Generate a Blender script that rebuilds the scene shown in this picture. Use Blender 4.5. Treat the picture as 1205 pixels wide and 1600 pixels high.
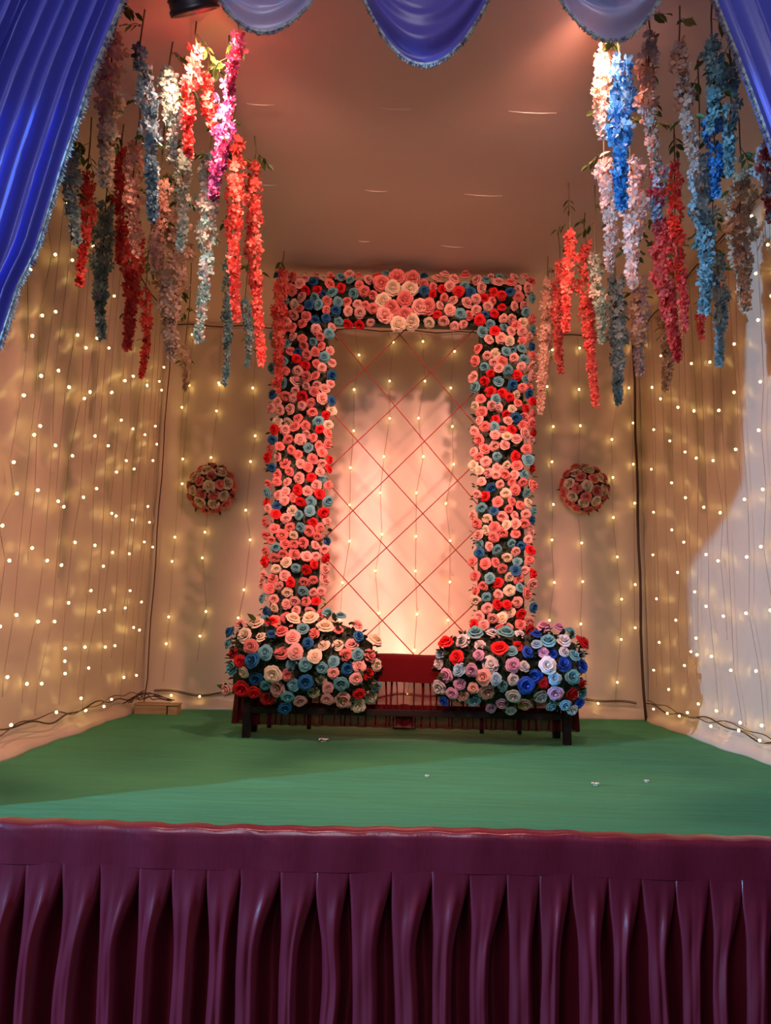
import bpy, bmesh, math, random
import numpy as np
from mathutils import Vector, Matrix, Quaternion

for o in list(bpy.data.objects):
    bpy.data.objects.remove(o, do_unlink=True)
SC = bpy.context.scene
COL = SC.collection
PI = math.pi

# ------------------------------------------------------------------ camera
PITCH, YAW, ROLL, CAMZ = 0.152063, 0.007992, 0.0245, 0.88
fw = Vector((math.sin(YAW)*math.cos(PITCH), math.cos(YAW)*math.cos(PITCH), math.sin(PITCH)))
r0 = Vector((math.cos(YAW), -math.sin(YAW), 0)); u0 = r0.cross(fw)
rt = r0*math.cos(ROLL) + u0*math.sin(ROLL)
up = -r0*math.sin(ROLL) + u0*math.cos(ROLL)
cd = bpy.data.cameras.new('camera'); cam = bpy.data.objects.new('camera', cd); COL.objects.link(cam)
cam.matrix_world = Matrix(((rt.x, up.x, -fw.x, 0), (rt.y, up.y, -fw.y, 0), (rt.z, up.z, -fw.z, CAMZ), (0, 0, 0, 1)))
cd.sensor_fit = 'VERTICAL'; cd.sensor_height = 36; cd.sensor_width = 27.1; cd.lens = 1155/1600*36
cd.clip_start = 0.05; cd.clip_end = 100
SC.camera = cam
# ------------------------------------------------------------------ world, lights, exposure
w = bpy.data.worlds.new('night'); SC.world = w; w.use_nodes = True
w.node_tree.nodes['Background'].inputs[0].default_value = (0.030, 0.028, 0.045, 1)
w.node_tree.nodes['Background'].inputs[1].default_value = 1.0
SC.view_settings.view_transform = 'Standard'; SC.view_settings.look = 'None'
SC.view_settings.exposure = 0.14; SC.view_settings.gamma = 1.0; SC.view_settings.use_curve_mapping = False

def aim(o, target):
    d = Vector(target) - o.location
    o.rotation_euler = d.to_track_quat('-Z', 'Y').to_euler()

def spot(name, loc, target, power, color, angle, blend, radius):
    l = bpy.data.lights.new(name, 'SPOT'); l.energy = power; l.color = color
    l.spot_size = math.radians(angle); l.spot_blend = blend; l.shadow_soft_size = radius
    o = bpy.data.objects.new(name, l); COL.objects.link(o); o.location = loc; aim(o, target)
    return o

# cool white flood lamp standing in the hall to the left of the stage
spot('hall_flood_light', (-7.6, -0.22, 2.0), (0.35, 3.74, 0.98), 4000, (0.22, 0.56, 1.0), 34, 0.12, 0.06)
# pink beam lamp on the hall truss, thrown through the opening of the arch onto the back wall
spot('pink_beam_light', (-0.42, 1.5, 3.17), (0.24, 7.67, 1.10), 980, (1.0, 0.37, 0.28), 36, 0.6, 0.14)
# added soft fill in front of the stage, for the curtains and skirt
la = bpy.data.lights.new('front_fill_light', 'AREA'); la.energy = 95; la.color = (0.92, 0.86, 1.0); la.size = 2.5
lo = bpy.data.objects.new('front_fill_light', la); COL.objects.link(lo); lo.location = (-0.9, -1.9, 4.1); aim(lo, (0.2, 3.3, 1.6))

# ------------------------------------------------------------------ materials
def mat(name, color, rough=0.6, spec=0.5, metal=0.0, noise=None, bump=None, transl=0.0, transp=0.0, attr=None, emit=None, randv=0.0, sheen=0.0, aniso=0.0):
    m = bpy.data.materials.new(name); m.use_nodes = True
    nt = m.node_tree; N = nt.nodes; L = nt.links
    b = N['Principled BSDF']; out = N['Material Output']
    b.inputs['Base Color'].default_value = (*color, 1); b.inputs['Roughness'].default_value = rough
    b.inputs['Specular IOR Level'].default_value = spec; b.inputs['Metallic'].default_value = metal
    if sheen: b.inputs['Sheen Weight'].default_value = sheen; b.inputs['Sheen Roughness'].default_value = 0.4
    if aniso:
        b.inputs['Anisotropic'].default_value = aniso; b.inputs['Anisotropic Rotation'].default_value = 0.25
        tg = N.new('ShaderNodeTangent'); tg.direction_type = 'RADIAL'; tg.axis = 'Z'; L.new(tg.outputs[0], b.inputs['Tangent'])
    csock = None
    tc = None
    def coords(scale):
        nonlocal tc
        if tc is None: tc = N.new('ShaderNodeTexCoord')
        mp = N.new('ShaderNodeMapping'); mp.inputs['Scale'].default_value = scale
        L.new(tc.outputs['Object'], mp.inputs['Vector']); return mp.outputs['Vector']
    if attr:
        a = N.new('ShaderNodeAttribute'); a.attribute_name = attr; csock = a.outputs['Color']
    if noise:
        c2, sc, lo_, hi_ = noise
        n = N.new('ShaderNodeTexNoise'); n.inputs['Detail'].default_value = 5; n.inputs['Scale'].default_value = 1
        L.new(coords(sc), n.inputs['Vector'])
        r = N.new('ShaderNodeValToRGB'); r.color_ramp.elements[0].position = lo_; r.color_ramp.elements[1].position = hi_
        r.color_ramp.elements[0].color = (*color, 1); r.color_ramp.elements[1].color = (*c2, 1)
        L.new(n.outputs['Fac'], r.inputs['Fac']); csock = r.outputs['Color']
    if randv:
        oi = N.new('ShaderNodeObjectInfo'); hs = N.new('ShaderNodeHueSaturation')
        mr = N.new('ShaderNodeMapRange'); mr.inputs['To Min'].default_value = 1-randv; mr.inputs['To Max'].default_value = 1+randv
        L.new(oi.outputs['Random'], mr.inputs['Value']); L.new(mr.outputs['Result'], hs.inputs['Value'])
        if csock: L.new(csock, hs.inputs['Color'])
        else: hs.inputs['Color'].default_value = (*color, 1)
        csock = hs.outputs['Color']
    if csock: L.new(csock, b.inputs['Base Color'])
    if bump:
        n = N.new('ShaderNodeTexNoise'); n.inputs['Detail'].default_value = 4; n.inputs['Scale'].default_value = 1
        L.new(coords(bump[0]), n.inputs['Vector'])
        bp = N.new('ShaderNodeBump'); bp.inputs['Strength'].default_value = bump[1]; bp.inputs['Distance'].default_value = bump[2]
        L.new(n.outputs['Fac'], bp.inputs['Height']); L.new(bp.outputs['Normal'], b.inputs['Normal'])
    last = b.outputs['BSDF']
    if transl:
        t = N.new('ShaderNodeBsdfTranslucent')
        if csock: L.new(csock, t.inputs['Color'])
        else: t.inputs['Color'].default_value = (*color, 1)
        mx = N.new('ShaderNodeMixShader'); mx.inputs[0].default_value = transl
        L.new(last, mx.inputs[1]); L.new(t.outputs[0], mx.inputs[2]); last = mx.outputs[0]
    if transp:
        t = N.new('ShaderNodeBsdfTransparent'); mx = N.new('ShaderNodeMixShader'); mx.inputs[0].default_value = transp
        L.new(last, mx.inputs[1]); L.new(t.outputs[0], mx.inputs[2]); last = mx.outputs[0]
    if emit:
        b.inputs['Emission Color'].default_value = (*emit[0], 1); b.inputs['Emission Strength'].default_value = emit[1]
    L.new(last, out.inputs['Surface'])
    return m

M = {}
M['wall'] = mat('cream_cloth', (0.60, 0.49, 0.37), 0.38, 0.9, aniso=0.85, noise=((0.66, 0.54, 0.42), (1.3, 1.3, 0.5), 0.35, 0.7), bump=((3, 3, 2), 0.08, 0.01))
M['ceil'] = mat('ceiling_cloth', (0.74, 0.56, 0.47), 0.75, 0.3, noise=((0.77, 0.59, 0.50), (1, 1, 1), 0.3, 0.7), bump=((3, 1.2, 1), 0.2, 0.01))
M['seam_slit'] = mat('light_slit', (0.95, 0.85, 0.75), 0.3, 0.8)  # bright white stands in for slits of light along the ceiling seams
M['carpet'] = mat('green_carpet', (0.048, 0.245, 0.120), 0.85, 0.2, noise=((0.058, 0.285, 0.135), (1.2, 3.2, 1), 0.3, 0.75), bump=((3, 16, 5), 0.6, 0.02))
M['ground'] = mat('dark_ground', (0.05, 0.04, 0.035), 0.9)
M['maroon'] = mat('maroon_satin', (0.160, 0.011, 0.025), 0.29, 0.8, bump=((60, 60, 14), 0.25, 0.004), noise=((0.200, 0.015, 0.034), (9, 9, 3), 0.35, 0.7))
M['blue'] = mat('royal_blue_satin', (0.150, 0.170, 0.74), 0.33, 0.7, bump=((30, 30, 6), 0.2, 0.004), sheen=0.3, transl=0.12)
M['swagblue'] = mat('violet_blue_satin', (0.130, 0.120, 0.56), 0.34, 0.6, bump=((22, 22, 30), 0.2, 0.004), sheen=0.3, transl=0.25)
M['swagpale'] = mat('pale_silver_blue_satin', (0.40, 0.44, 0.74), 0.30, 0.7, bump=((22, 22, 30), 0.2, 0.004), sheen=0.3, transl=0.10, transp=0.10)
M['fringe'] = mat('silver_fringe', (0.40, 0.43, 0.42), 0.4, 0.6, noise=((0.12, 0.12, 0.2), (40, 40, 40), 0.45, 0.6))
M['redcloth'] = mat('dark_red_cloth', (0.085, 0.002, 0.004), 0.85, 0.1, bump=((40, 40, 6), 0.2, 0.004))
M['sheer'] = mat('sheer_maroon_cloth', (0.10, 0.004, 0.008), 0.7, 0.15, transl=0.14, transp=0.13)
M['darkwood'] = mat('dark_wood', (0.012, 0.006, 0.005), 0.6, 0.2, noise=((0.020, 0.010, 0.008), (3, 3, 30), 0.4, 0.6))
M['lightwood'] = mat('pale_wood', (0.42, 0.29, 0.14), 0.6, 0.3, noise=((0.30, 0.20, 0.09), (4, 30, 30), 0.4, 0.65))
M['blackmetal'] = mat('black_metal', (0.012, 0.012, 0.013), 0.4, 0.5)
M['chrome'] = mat('lamp_reflector', (0.7, 0.7, 0.68), 0.25, 0.5, metal=1.0)
M['lens_w'] = mat('warm_lens', (0.9, 0.7, 0.5), 0.3, emit=((1.0, 0.62, 0.40), 6))
M['lens_p'] = mat('pink_lens', (0.9, 0.5, 0.4), 0.3, emit=((1.0, 0.40, 0.26), 6))
M['wire'] = mat('fairy_wire', (0.30, 0.22, 0.13), 0.5, 0.4)
M['cable'] = mat('brown_cable', (0.055, 0.028, 0.014), 0.5, 0.4)
M['bulb'] = mat('warm_bulb', (1.0, 0.85, 0.55), 0.3, emit=((1.0, 0.64, 0.18), 20.0))
M['cap'] = mat('bulb_cap', (0.75, 0.70, 0.55), 0.4)
M['cord'] = mat('red_cord', (0.30, 0.020, 0.015), 0.6)
M['leaf'] = mat('green_leaf', (0.060, 0.120, 0.025), 0.5, 0.4, randv=0.35, transl=0.2)
M['darkleaf'] = mat('dark_green_leaf', (0.016, 0.034, 0.014), 0.55, 0.4)
M['stem'] = mat('brown_green_stem', (0.13, 0.085, 0.035), 0.6)
M['blossom'] = mat('wisteria_petals', (0.8, 0.5, 0.4), 0.55, 0.3, attr='Col', transl=0.30)
M['paper'] = mat('white_scrap', (0.75, 0.72, 0.66), 0.7)
ROSE = dict(coral=(0.80, 0.235, 0.20), pink=(0.84, 0.44, 0.37), cream=(0.82, 0.69, 0.49), red=(0.72, 0.012, 0.016),
            aqua=(0.155, 0.42, 0.46), blue=(0.018, 0.13, 0.30), lilac=(0.66, 0.36, 0.54), white=(0.74, 0.72, 0.72),
            royal=(0.02, 0.10, 0.60), sky=(0.30, 0.52, 0.66))
for k, c in ROSE.items():
    M['rose_'+k] = mat('rose_'+k, c, 0.55, 0.3, randv=0.14, transl=0.12)

# ------------------------------------------------------------------ mesh helpers
class MB:
    def __init__(s): s.v = []; s.f = []; s.c = []
    def add(s, vs, fs, col=None):
        n = len(s.v); s.v.extend([tuple(p) for p in vs]); s.f.extend([tuple(i+n for i in f) for f in fs])
        if col is not None: s.c.extend([col]*len(fs))
    def box(s, a, b):
        x0, y0, z0 = a; x1, y1, z1 = b
        s.add([(x0,y0,z0),(x1,y0,z0),(x1,y1,z0),(x0,y1,z0),(x0,y0,z1),(x1,y0,z1),(x1,y1,z1),(x0,y1,z1)],
              [(0,3,2,1),(4,5,6,7),(0,1,5,4),(1,2,6,5),(2,3,7,6),(3,0,4,7)])
    def bbox(s, a, b, r=0.006):
        bm = bmesh.new(); t = MB(); t.box(a, b)
        vs = [bm.verts.new(p) for p in t.v]
        for f in t.f: bm.faces.new([vs[i] for i in f])
        bmesh.ops.bevel(bm, geom=list(bm.edges), offset=r, segments=2, affect='EDGES', profile=0.5)
        bm.verts.index_update()
        s.add([v.co[:] for v in bm.verts], [[v.index for v in f.verts] for f in bm.faces]); bm.free()
    def tube(s, pts, r, n=6, cap=True):
        pts = [Vector(p) for p in pts]; rr = r if isinstance(r, (list, tuple)) else [r]*len(pts)
        vs = []; prev = None
        for i, p in enumerate(pts):
            t = (pts[min(i+1, len(pts)-1)] - pts[max(i-1, 0)])
            t = t.normalized() if t.length > 1e-9 else Vector((0,0,1))
            a = prev if prev is not None else (Vector((1,0,0)) if abs(t.x) < 0.8 else Vector((0,1,0)))
            a = (a - t*a.dot(t)).normalized(); prev = a; b = t.cross(a)
            for k in range(n):
                q = 2*PI*k/n; vs.append(p + (a*math.cos(q) + b*math.sin(q))*rr[i])
        fs = []
        for i in range(len(pts)-1):
            for k in range(n):
                k2 = (k+1) % n; fs.append((i*n+k, i*n+k2, (i+1)*n+k2, (i+1)*n+k))
        if cap: fs.append(tuple(range(n))[::-1]); fs.append(tuple((len(pts)-1)*n+k for k in range(n)))
        s.add(vs, fs)
    def lathe(s, prof, n=24, mtx=None):
        vs = []
        for r, z in prof:
            for k in range(n):
                p = Vector((r*math.cos(2*PI*k/n), r*math.sin(2*PI*k/n), z)); vs.append(mtx @ p if mtx else p)
        fs = []
        for i in range(len(prof)-1):
            for k in range(n):
                k2 = (k+1) % n; fs.append((i*n+k, i*n+k2, (i+1)*n+k2, (i+1)*n+k))
        s.add(vs, fs)
    def grid(s, fn, nu, nv):
        vs = [fn(i/nu, j/nv) for j in range(nv+1) for i in range(nu+1)]
        fs = [(j*(nu+1)+i, j*(nu+1)+i+1, (j+1)*(nu+1)+i+1, (j+1)*(nu+1)+i) for j in range(nv) for i in range(nu)]
        s.add(vs, fs)
    def mesh(s, name, m, smooth=False):
        me = bpy.data.meshes.new(name); me.from_pydata(s.v, [], s.f)
        if smooth: me.polygons.foreach_set('use_smooth', [True]*len(me.polygons))
        if s.c:
            at = me.color_attributes.new('Col', 'FLOAT_COLOR', 'CORNER')
            cc = []
            for f, c in zip(s.f, s.c): cc.extend([c[0], c[1], c[2], 1.0]*len(f))
            at.data.foreach_set('color', cc)
        me.materials.append(M[m]); me.update(); return me
    def build(s, name, m, parent=None, smooth=False):
        return link(name, s.mesh(name, m, smooth), parent)

def link(name, me, parent=None, loc=None):
    o = bpy.data.objects.new(name, me); COL.objects.link(o)
    if parent: o.parent = parent
    if loc is not None: o.location = loc
    return o
def tag(o, label=None, cat=None, group=None, kind=None):
    if label: o['label'] = label
    if cat: o['category'] = cat
    if group: o['group'] = group
    if kind: o['kind'] = kind
    return o
def empty(name, loc, label, cat, group=None):
    o = bpy.data.objects.new(name, None); COL.objects.link(o); o.location = loc; o.empty_display_size = 0.1
    return tag(o, label, cat, group)
def local(root, p): return (p[0]-root.location[0], p[1]-root.location[1], p[2]-root.location[2])
def interp(tab, z):
    # tab sorted descending in its first value
    zs = [t[0] for t in tab][::-1]; xs = [t[1] for t in tab][::-1]
    return float(np.interp(z, zs, xs))
def sm(t): t = max(0, min(1, t)); return t*t*(3-2*t)

# ------------------------------------------------------------------ setting
XL, XR, YF, YB, ZC = -2.325, 2.741, 3.345, 7.674, 4.12
random.seed(5)
m = MB()
def floorfn(u, v):
    x = XL - 0.12 + (XR - XL + 0.24)*u; y = YF + 0.004 + (YB - 0.02 - YF)*v
    z = 0.0 + 0.0045*math.sin(3.1*x + 5.0*y)*math.sin(7.3*y - 1.4*x) + 0.002*math.sin(19*y + 4*x)*math.sin(2.3*x)
    if v < 0.001: z -= 0.012
    return (x, y, z)
m.grid(floorfn, 90, 90)
m.box((XL-0.12, YF+0.02, -0.10), (XR+0.12, YB-0.02, -0.03))
tag(m.build('floor', 'carpet', None, True), kind='structure')
m = MB(); m.box((-14, -8, -1.05), (14, 14, -1.0)); tag(m.build('ground', 'ground'), kind='structure')

def wallfn(kind):
    def fn(u, v):
        z = -0.01 + (ZC + 0.02)*(v**1.15 if v < 1 else 1)
        fl = 0.075*math.exp(-(z/0.075)**2) + 0.02*math.exp(-(z/0.25)**2)
        s = u*11.0
        d = 0.006*math.sin(s*2.3 + 1.1*z) * (0.4 + 0.6*math.sin(0.9*z + s)) + 0.0012*math.sin(9*s + 2*z)
        d += fl*(1 + 0.15*math.sin(2.1*s) + 0.07*math.sin(5*s+1)) if z < 0.6 else 0
        for zc, wd, a in CR[kind]:
            zz = zc + 0.012*math.sin(5*s)
            d += a*math.exp(-((z-zz)/wd)**2)
        d += 0.02
        if kind == 'left': return (XL - 0.05 + d - 0.02, YF + 0.0 + (YB + 0.03 - YF)*u, z)
        if kind == 'right': return (XR + 0.05 - d + 0.02, YF + (YB + 0.03 - YF)*u, z)
        return (XL - 0.08 + (XR - XL + 0.16)*u, YB + 0.05 - d + 0.02, z)
    return fn
CR = dict(left=[(1.915, 0.022, 0.022), (0.62, 0.008, 0.006), (0.637, 0.010, 0.006)], right=[(1.897, 0.012, 0.008), (0.63, 0.012, 0.010)], back=[(0.72, 0.008, 0.004), (1.30, 0.008, 0.004)])
for k in ('left', 'right', 'back'):
    m = MB(); m.grid(wallfn(k), 150, 90)
    o = m.build('wall_'+k, 'wall', None, True); tag(o, kind='structure')
    md = o.modifiers.new('thick', 'SOLIDIFY'); md.thickness = 0.012; md.offset = 1.0 if k != 'left' else -1.0
m = MB()
m.grid(lambda u, v: (XL-0.08+(XR-XL+0.16)*u, 3.16+(YB+0.06-3.16)*v, ZC + 0.002*math.sin(2.2*v*PI*5)*math.sin(u*PI) ), 40, 60)
m.box((XL-0.1, 3.16, ZC+0.02), (XR+0.1, YB+0.08, ZC+0.04))
ceil = tag(m.build('ceiling', 'ceil', None, True), kind='structure')
for (x0, y0, x1, y1) in [(-0.059,4.232,0.132,4.235),(0.75,4.226,1.055,4.23),(-0.174,5.13,-0.006,5.138),(0.574,5.143,0.866,5.153),(-0.241,5.876,-0.143,5.881),(0.46,5.912,0.666,5.933),(-0.906,4.228,-0.725,4.232),(-0.962,5.096,-0.833,5.097)]:
    m = MB()
    def zc(x, y): return ZC - 0.016
    m.tube([(x0,y0,ZC-0.010),((x0*2+x1)/3,(y0*2+y1)/3,zc(0,0)),((x0+2*x1)/3,(y0+2*y1)/3,zc(0,0)),(x1,y1,ZC-0.010)], [0.001,0.0024,0.0024,0.001], 5)
    m.build('seam_slit', 'seam_slit', ceil, True)

# front beam that carries curtains, swags and lamps (above the picture)
m = MB(); m.tube([(-3.4, 3.12, 4.62), (3.6, 3.12, 4.62)], 0.035, 12); m.tube([(-3.4, 3.12, 4.62), (-3.4, 3.12, -1.0)], 0.035, 12); m.tube([(3.6, 3.12, 4.62), (3.6, 3.12, -1.0)], 0.035, 12)
tag(m.build('curtain_frame', 'blackmetal', None, True), 'black pipe frame carrying the blue curtains above the stage front', 'frame')

# corner cords
for (x, y, r, lab) in [(XL+0.03, YB-0.05, 0.006, 'thin dark cord down the rear corner beside the left wall'), (XR-0.035, YB-0.05, 0.014, 'thick dark cord down the rear corner beside the right wall')]:
    m = MB(); m.tube([(x+0.006*math.sin(i*1.7), y-0.07*math.exp(-(i/14*ZC/0.1)**2), i/14*ZC) for i in range(15)], r, 7)
    tag(m.build('corner_cord', 'cable', None, True), lab, 'cord')

# ------------------------------------------------------------------ stage skirt
sk = empty('stage_skirt', (0, YF, -1.0), 'maroon satin pleated skirt hanging along the stage front', 'stage skirt')
X0, X1 = -2.55, 2.95
random.seed(11)
m = MB()
def bandfn(u, v):
    x = X0 + (X1-X0)*u
    wv = 0.004*math.sin(x*9)+0.003*math.sin(x*23+1)
    prof = [(0.075, 0.006), (0.035, 0.011), (0.010, 0.010), (-0.008, 0.004), (-0.016, -0.012), (-0.018, -0.05), (-0.016, -0.10), (-0.014, -0.158)]
    t = v*(len(prof)-1); i = min(int(t), len(prof)-2); f = t-i
    y = prof[i][0]*(1-f)+prof[i+1][0]*f; z = prof[i][1]*(1-f)+prof[i+1][1]*f
    z += 0.004*math.sin(x*3.1) + (0.0025*math.sin(x*31) if v < 0.5 else 0)
    y += wv*(1 if v > 0.4 else 0.3) - 0.004*math.exp(-((x*1.7+z*3) % 0.9/0.05)**2)*(v > 0.4)
    return (x, YF + y, z) if True else None
m.grid(bandfn, 260, 21)
m.v = [local(sk, p) for p in m.v]
m.build('waistband', 'maroon', sk, True)
m = MB()
xs = [X0]
while xs[-1] < X1: xs.append(xs[-1] + random.uniform(0.138, 0.172))
rowsn = 34; NS = 22
cols = []
for k in range(len(xs)-1):
    a, b = xs[k], xs[k+1]; wd = b-a
    rnd = [random.uniform(-1, 1) for _ in range(8)]
    for s in range(NS):
        cols.append((a, wd, s/NS, rnd))
def skirtpt(c, v):
    a, wd, s, rn = c
    drop = 0.152 + 0.86*v; t = drop-0.152
    g = sm(t/0.34); f = 1 - (0.46+0.10*rn[0])*g
    amp = sm(t/0.22)
    lean = (0.020*rn[1])*sm(t/0.5) + 0.010*rn[2]*math.sin(9*t+3*rn[3])
    off = 0.10*wd*g
    if s <= 0.62:
        q = s/0.62; x = a + off + q*f*wd
        bul = math.sin(PI*q)
        y = -0.020*amp*bul - 0.012*amp*math.exp(-((q-0.72-0.1*rn[4])/0.10)**2) + 0.008*amp*math.exp(-((q-0.42+0.15*rn[5])/0.10)**2)
        y += 0.004*math.sin(16*t+6*rn[6]+5*q)*amp*bul
    else:
        q = (s-0.62)/0.38
        x = a + off + f*wd + q*(1-f)*wd
        y = 0.17*amp*(math.sin(PI*q)**0.55 if 0 < q < 1 else 0)
    return (x+lean, YF - 0.012 + y, -drop + 0.004*math.sin(3.1*a))
for j in range(rowsn+1):
    for c in cols: m.v.append(local(sk, skirtpt(c, (j/rowsn)**1.1)))
nc = len(cols)
for j in range(rowsn):
    for i in range(nc-1): m.f.append((j*nc+i, j*nc+i+1, (j+1)*nc+i+1, (j+1)*nc+i))
m.build('pleated_drape', 'maroon', sk, True)

# ------------------------------------------------------------------ curtains with fringe
def fringe(mb, pts, length, step, seed, out=(0, 0, 0)):
    rnd = random.Random(seed); P = [Vector(p) for p in pts]
    for i in range(len(P)-1):
        d = P[i+1]-P[i]; n = max(1, int(d.length/step))
        for k in range(n):
            p = P[i] + d*((k+rnd.random()*0.6)/n); L = length*rnd.uniform(0.7, 1.15)
            e = p + Vector((rnd.uniform(-0.3, 0.3)*L + out[0]*L, rnd.uniform(-0.3, 0.1)*L, -L + out[2]*L))
            w = 0.0035*rnd.uniform(0.7, 1.3)
            mb.add([p+Vector((-w,0,0)), p+Vector((w,0,0)), p+Vector((0,-w,0)), e+Vector((-w*1.3,0,0)), e+Vector((w*1.3,0,0)), e+Vector((0,-w*1.3,0))],
                   [(0,1,4,3),(1,2,5,4),(2,0,3,5),(3,4,5)])
def make_curtain(inner, outer, Y, nf, seed, label, outdir):
    root = empty('stage_curtain', (inner[-1][1], Y, -1.0), label, 'curtain')
    rnd = random.Random(seed); ph = [rnd.uniform(0, 6.28) for _ in range(6)]
    def fn(u, v):
        z = inner[0][0] + (inner[-1][0]-inner[0][0])*v
        a = interp(inner, z); b = interp(outer, z)
        q = u*nf + 0.25*math.sin(u*9+ph[0]) + 0.18*math.sin(u*23+ph[1]) + 0.10*math.sin(z*2.1+ph[2]+u*7)
        y = 0.085*(abs(math.sin(q*PI))**0.8-0.5) + 0.016*math.sin(q*4*PI+0.9) + 0.022*math.sin(q*PI*0.7+ph[3])
        k = min(1.0, abs(b-a)/0.9)
        if u < 0.02: y *= u/0.02
        x = a + (b-a)*u + 0.012*math.sin(q*2*PI+1.2)
        return local(root, (x, Y + y*(0.5+0.5*k) - 0.01, z))
    m = MB(); m.grid(fn, 300, 70); m.build('drape', 'blue', root, True)
    zs = np.linspace(inner[0][0]-0.01, 1.45, 60)
    edge = [(interp(inner, z), Y-0.012, z) for z in zs]
    m = MB(); m.tube([local(root, p) for p in edge], 0.009, 5); m.build('braid', 'fringe', root)
    m = MB(); fringe(m, [local(root, p) for p in edge], 0.026, 0.0065, seed, outdir)
    tag(m.build('fringe', 'fringe', root), kind='stuff')
    return root
make_curtain([(4.62,-1.03),(3.769,-1.266),(3.395,-1.371),(2.905,-1.475),(2.498,-1.552),(2.315,-1.619),(2.031,-1.675),(1.90,-2.0),(1.75,-2.60),(-1.0,-2.68)],
             [(4.62,-2.15),(3.8,-2.40),(2.9,-2.62),(2.0,-2.78),(1.4,-2.86),(-1.0,-2.98)], 3.10, 17, 3, 'royal blue satin curtain with silver fringe at the left of the stage', (0.75, 0, 0.25))
make_curtain([(4.62,1.30),(3.868,1.53),(3.53,1.637),(3.267,1.714),(3.09,1.764),(2.6,1.93),(2.0,2.30),(1.4,2.95),(-1.0,3.02)],
             [(4.62,2.42),(3.868,2.65),(3.0,2.92),(2.0,3.12),(1.4,3.22),(-1.0,3.32)], 3.10, 13, 8, 'royal blue satin curtain with dark fringe at the right of the stage', (-0.7, 0, 0.3))

def make_swag(cx, zb, W, Y, mname, label, seed):
    zt = 4.60
    root = empty('valance_swag', (cx, Y, zb), label, 'swag', 'valance swags over the stage front')
    rnd = random.Random(seed); p0 = rnd.uniform(0, 6)
    sag = zt - zb
    def pos(u, v, lift=0.0):
        t = 2*u-1
        s = sag*(0.04+0.96*v)
        x = cx + W*t*(1 - 0.06*v) + 0.01*math.sin(7*v+p0)
        z = zt - s*(1-abs(t)**2.0) - 0.10*v*0
        e = (1-t*t)
        y = Y - 0.10*e*math.sin(PI*min(1, v*0.9)) - e**0.7*(0.042*(abs(math.sin(v*PI*6.5 + p0 + 1.0*t))**0.7) + 0.014*math.sin(v*2*PI*9 + 2*t))
        return (x, y-lift, z)
    m = MB(); m.grid(lambda u, v: local(root, pos(u, v)), 60, 90); m.build('drape', mname, root, True)
    ed = [local(root, pos(i/80, 1.0, 0.004)) for i in range(81)]
    m = MB(); m.tube(ed, 0.008, 5); m.build('braid', 'fringe', root)
    m = MB(); fringe(m, ed, 0.022, 0.0065, seed); tag(m.build('fringe', 'fringe', root), kind='stuff')
make_swag(-0.595, 3.530, 0.56, 3.06, 'swagpale', 'pale silvery blue satin swag beside the black spotlight', 1)
make_swag(0.150, 3.325, 0.57, 2.99, 'swagblue', 'deep royal blue satin swag at the top centre', 2)
make_swag(0.996, 3.560, 0.54, 3.06, 'swagpale', 'pale blue satin swag with flower stems glowing behind it', 3)

# ------------------------------------------------------------------ stage lamps
def par_lamp(loc, target, color, power, lensm, label):
    root = empty('stage_spotlight', loc, label, 'spotlight')
    d = (Vector(target)-Vector(loc)).normalized(); q = d.to_track_quat('Z', 'Y'); mt = q.to_matrix().to_4x4()
    m = MB(); m.lathe([(0.0,-0.14),(0.07,-0.135),(0.105,-0.11),(0.118,-0.06),(0.122,0.08),(0.130,0.085),(0.130,0.11),(0.118,0.11),(0.112,0.05)], 28, mt)
    for k in range(5):
        zz = -0.05+k*0.022
        m.lathe([(0.121,zz),(0.126,zz+0.003),(0.126,zz+0.008),(0.121,zz+0.011)], 28, mt)
    m.build('housing', 'blackmetal', root, True)
    m = MB(); m.lathe([(0.0,0.045),(0.06,0.05),(0.112,0.055)], 24, mt); m.build('lens', lensm, root, True)
    m = MB(); pts = []
    for i in range(13):
        a = PI*i/12; pts.append((0.15*math.cos(a), 0.0, 0.16*math.sin(a)+0.0))
    m.tube(pts, 0.008, 6)
    m.tube([(0,0,0.16),(0,0,0.40),(0,3.12-loc[1],4.62-loc[2])], 0.009, 6); m.build('yoke', 'blackmetal', root)
    sp = spot('spot_beam', Vector(loc)+d*0.13, Vector(loc)+d*3, power, color, 125, 1.0, 0.06)
    return root
par_lamp((-1.04, 3.32, 4.06), (0.10, 6.6, 0.3), (1.0, 0.46, 0.33), 390, 'lens_w', 'round black spotlight hanging at the top left under the ceiling')
par_lamp((1.06, 3.32, 4.16), (0.25, 6.6, 0.3), (1.0, 0.40, 0.30), 390, 'lens_p', 'black spotlight half hidden behind the pale right swag')

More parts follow.
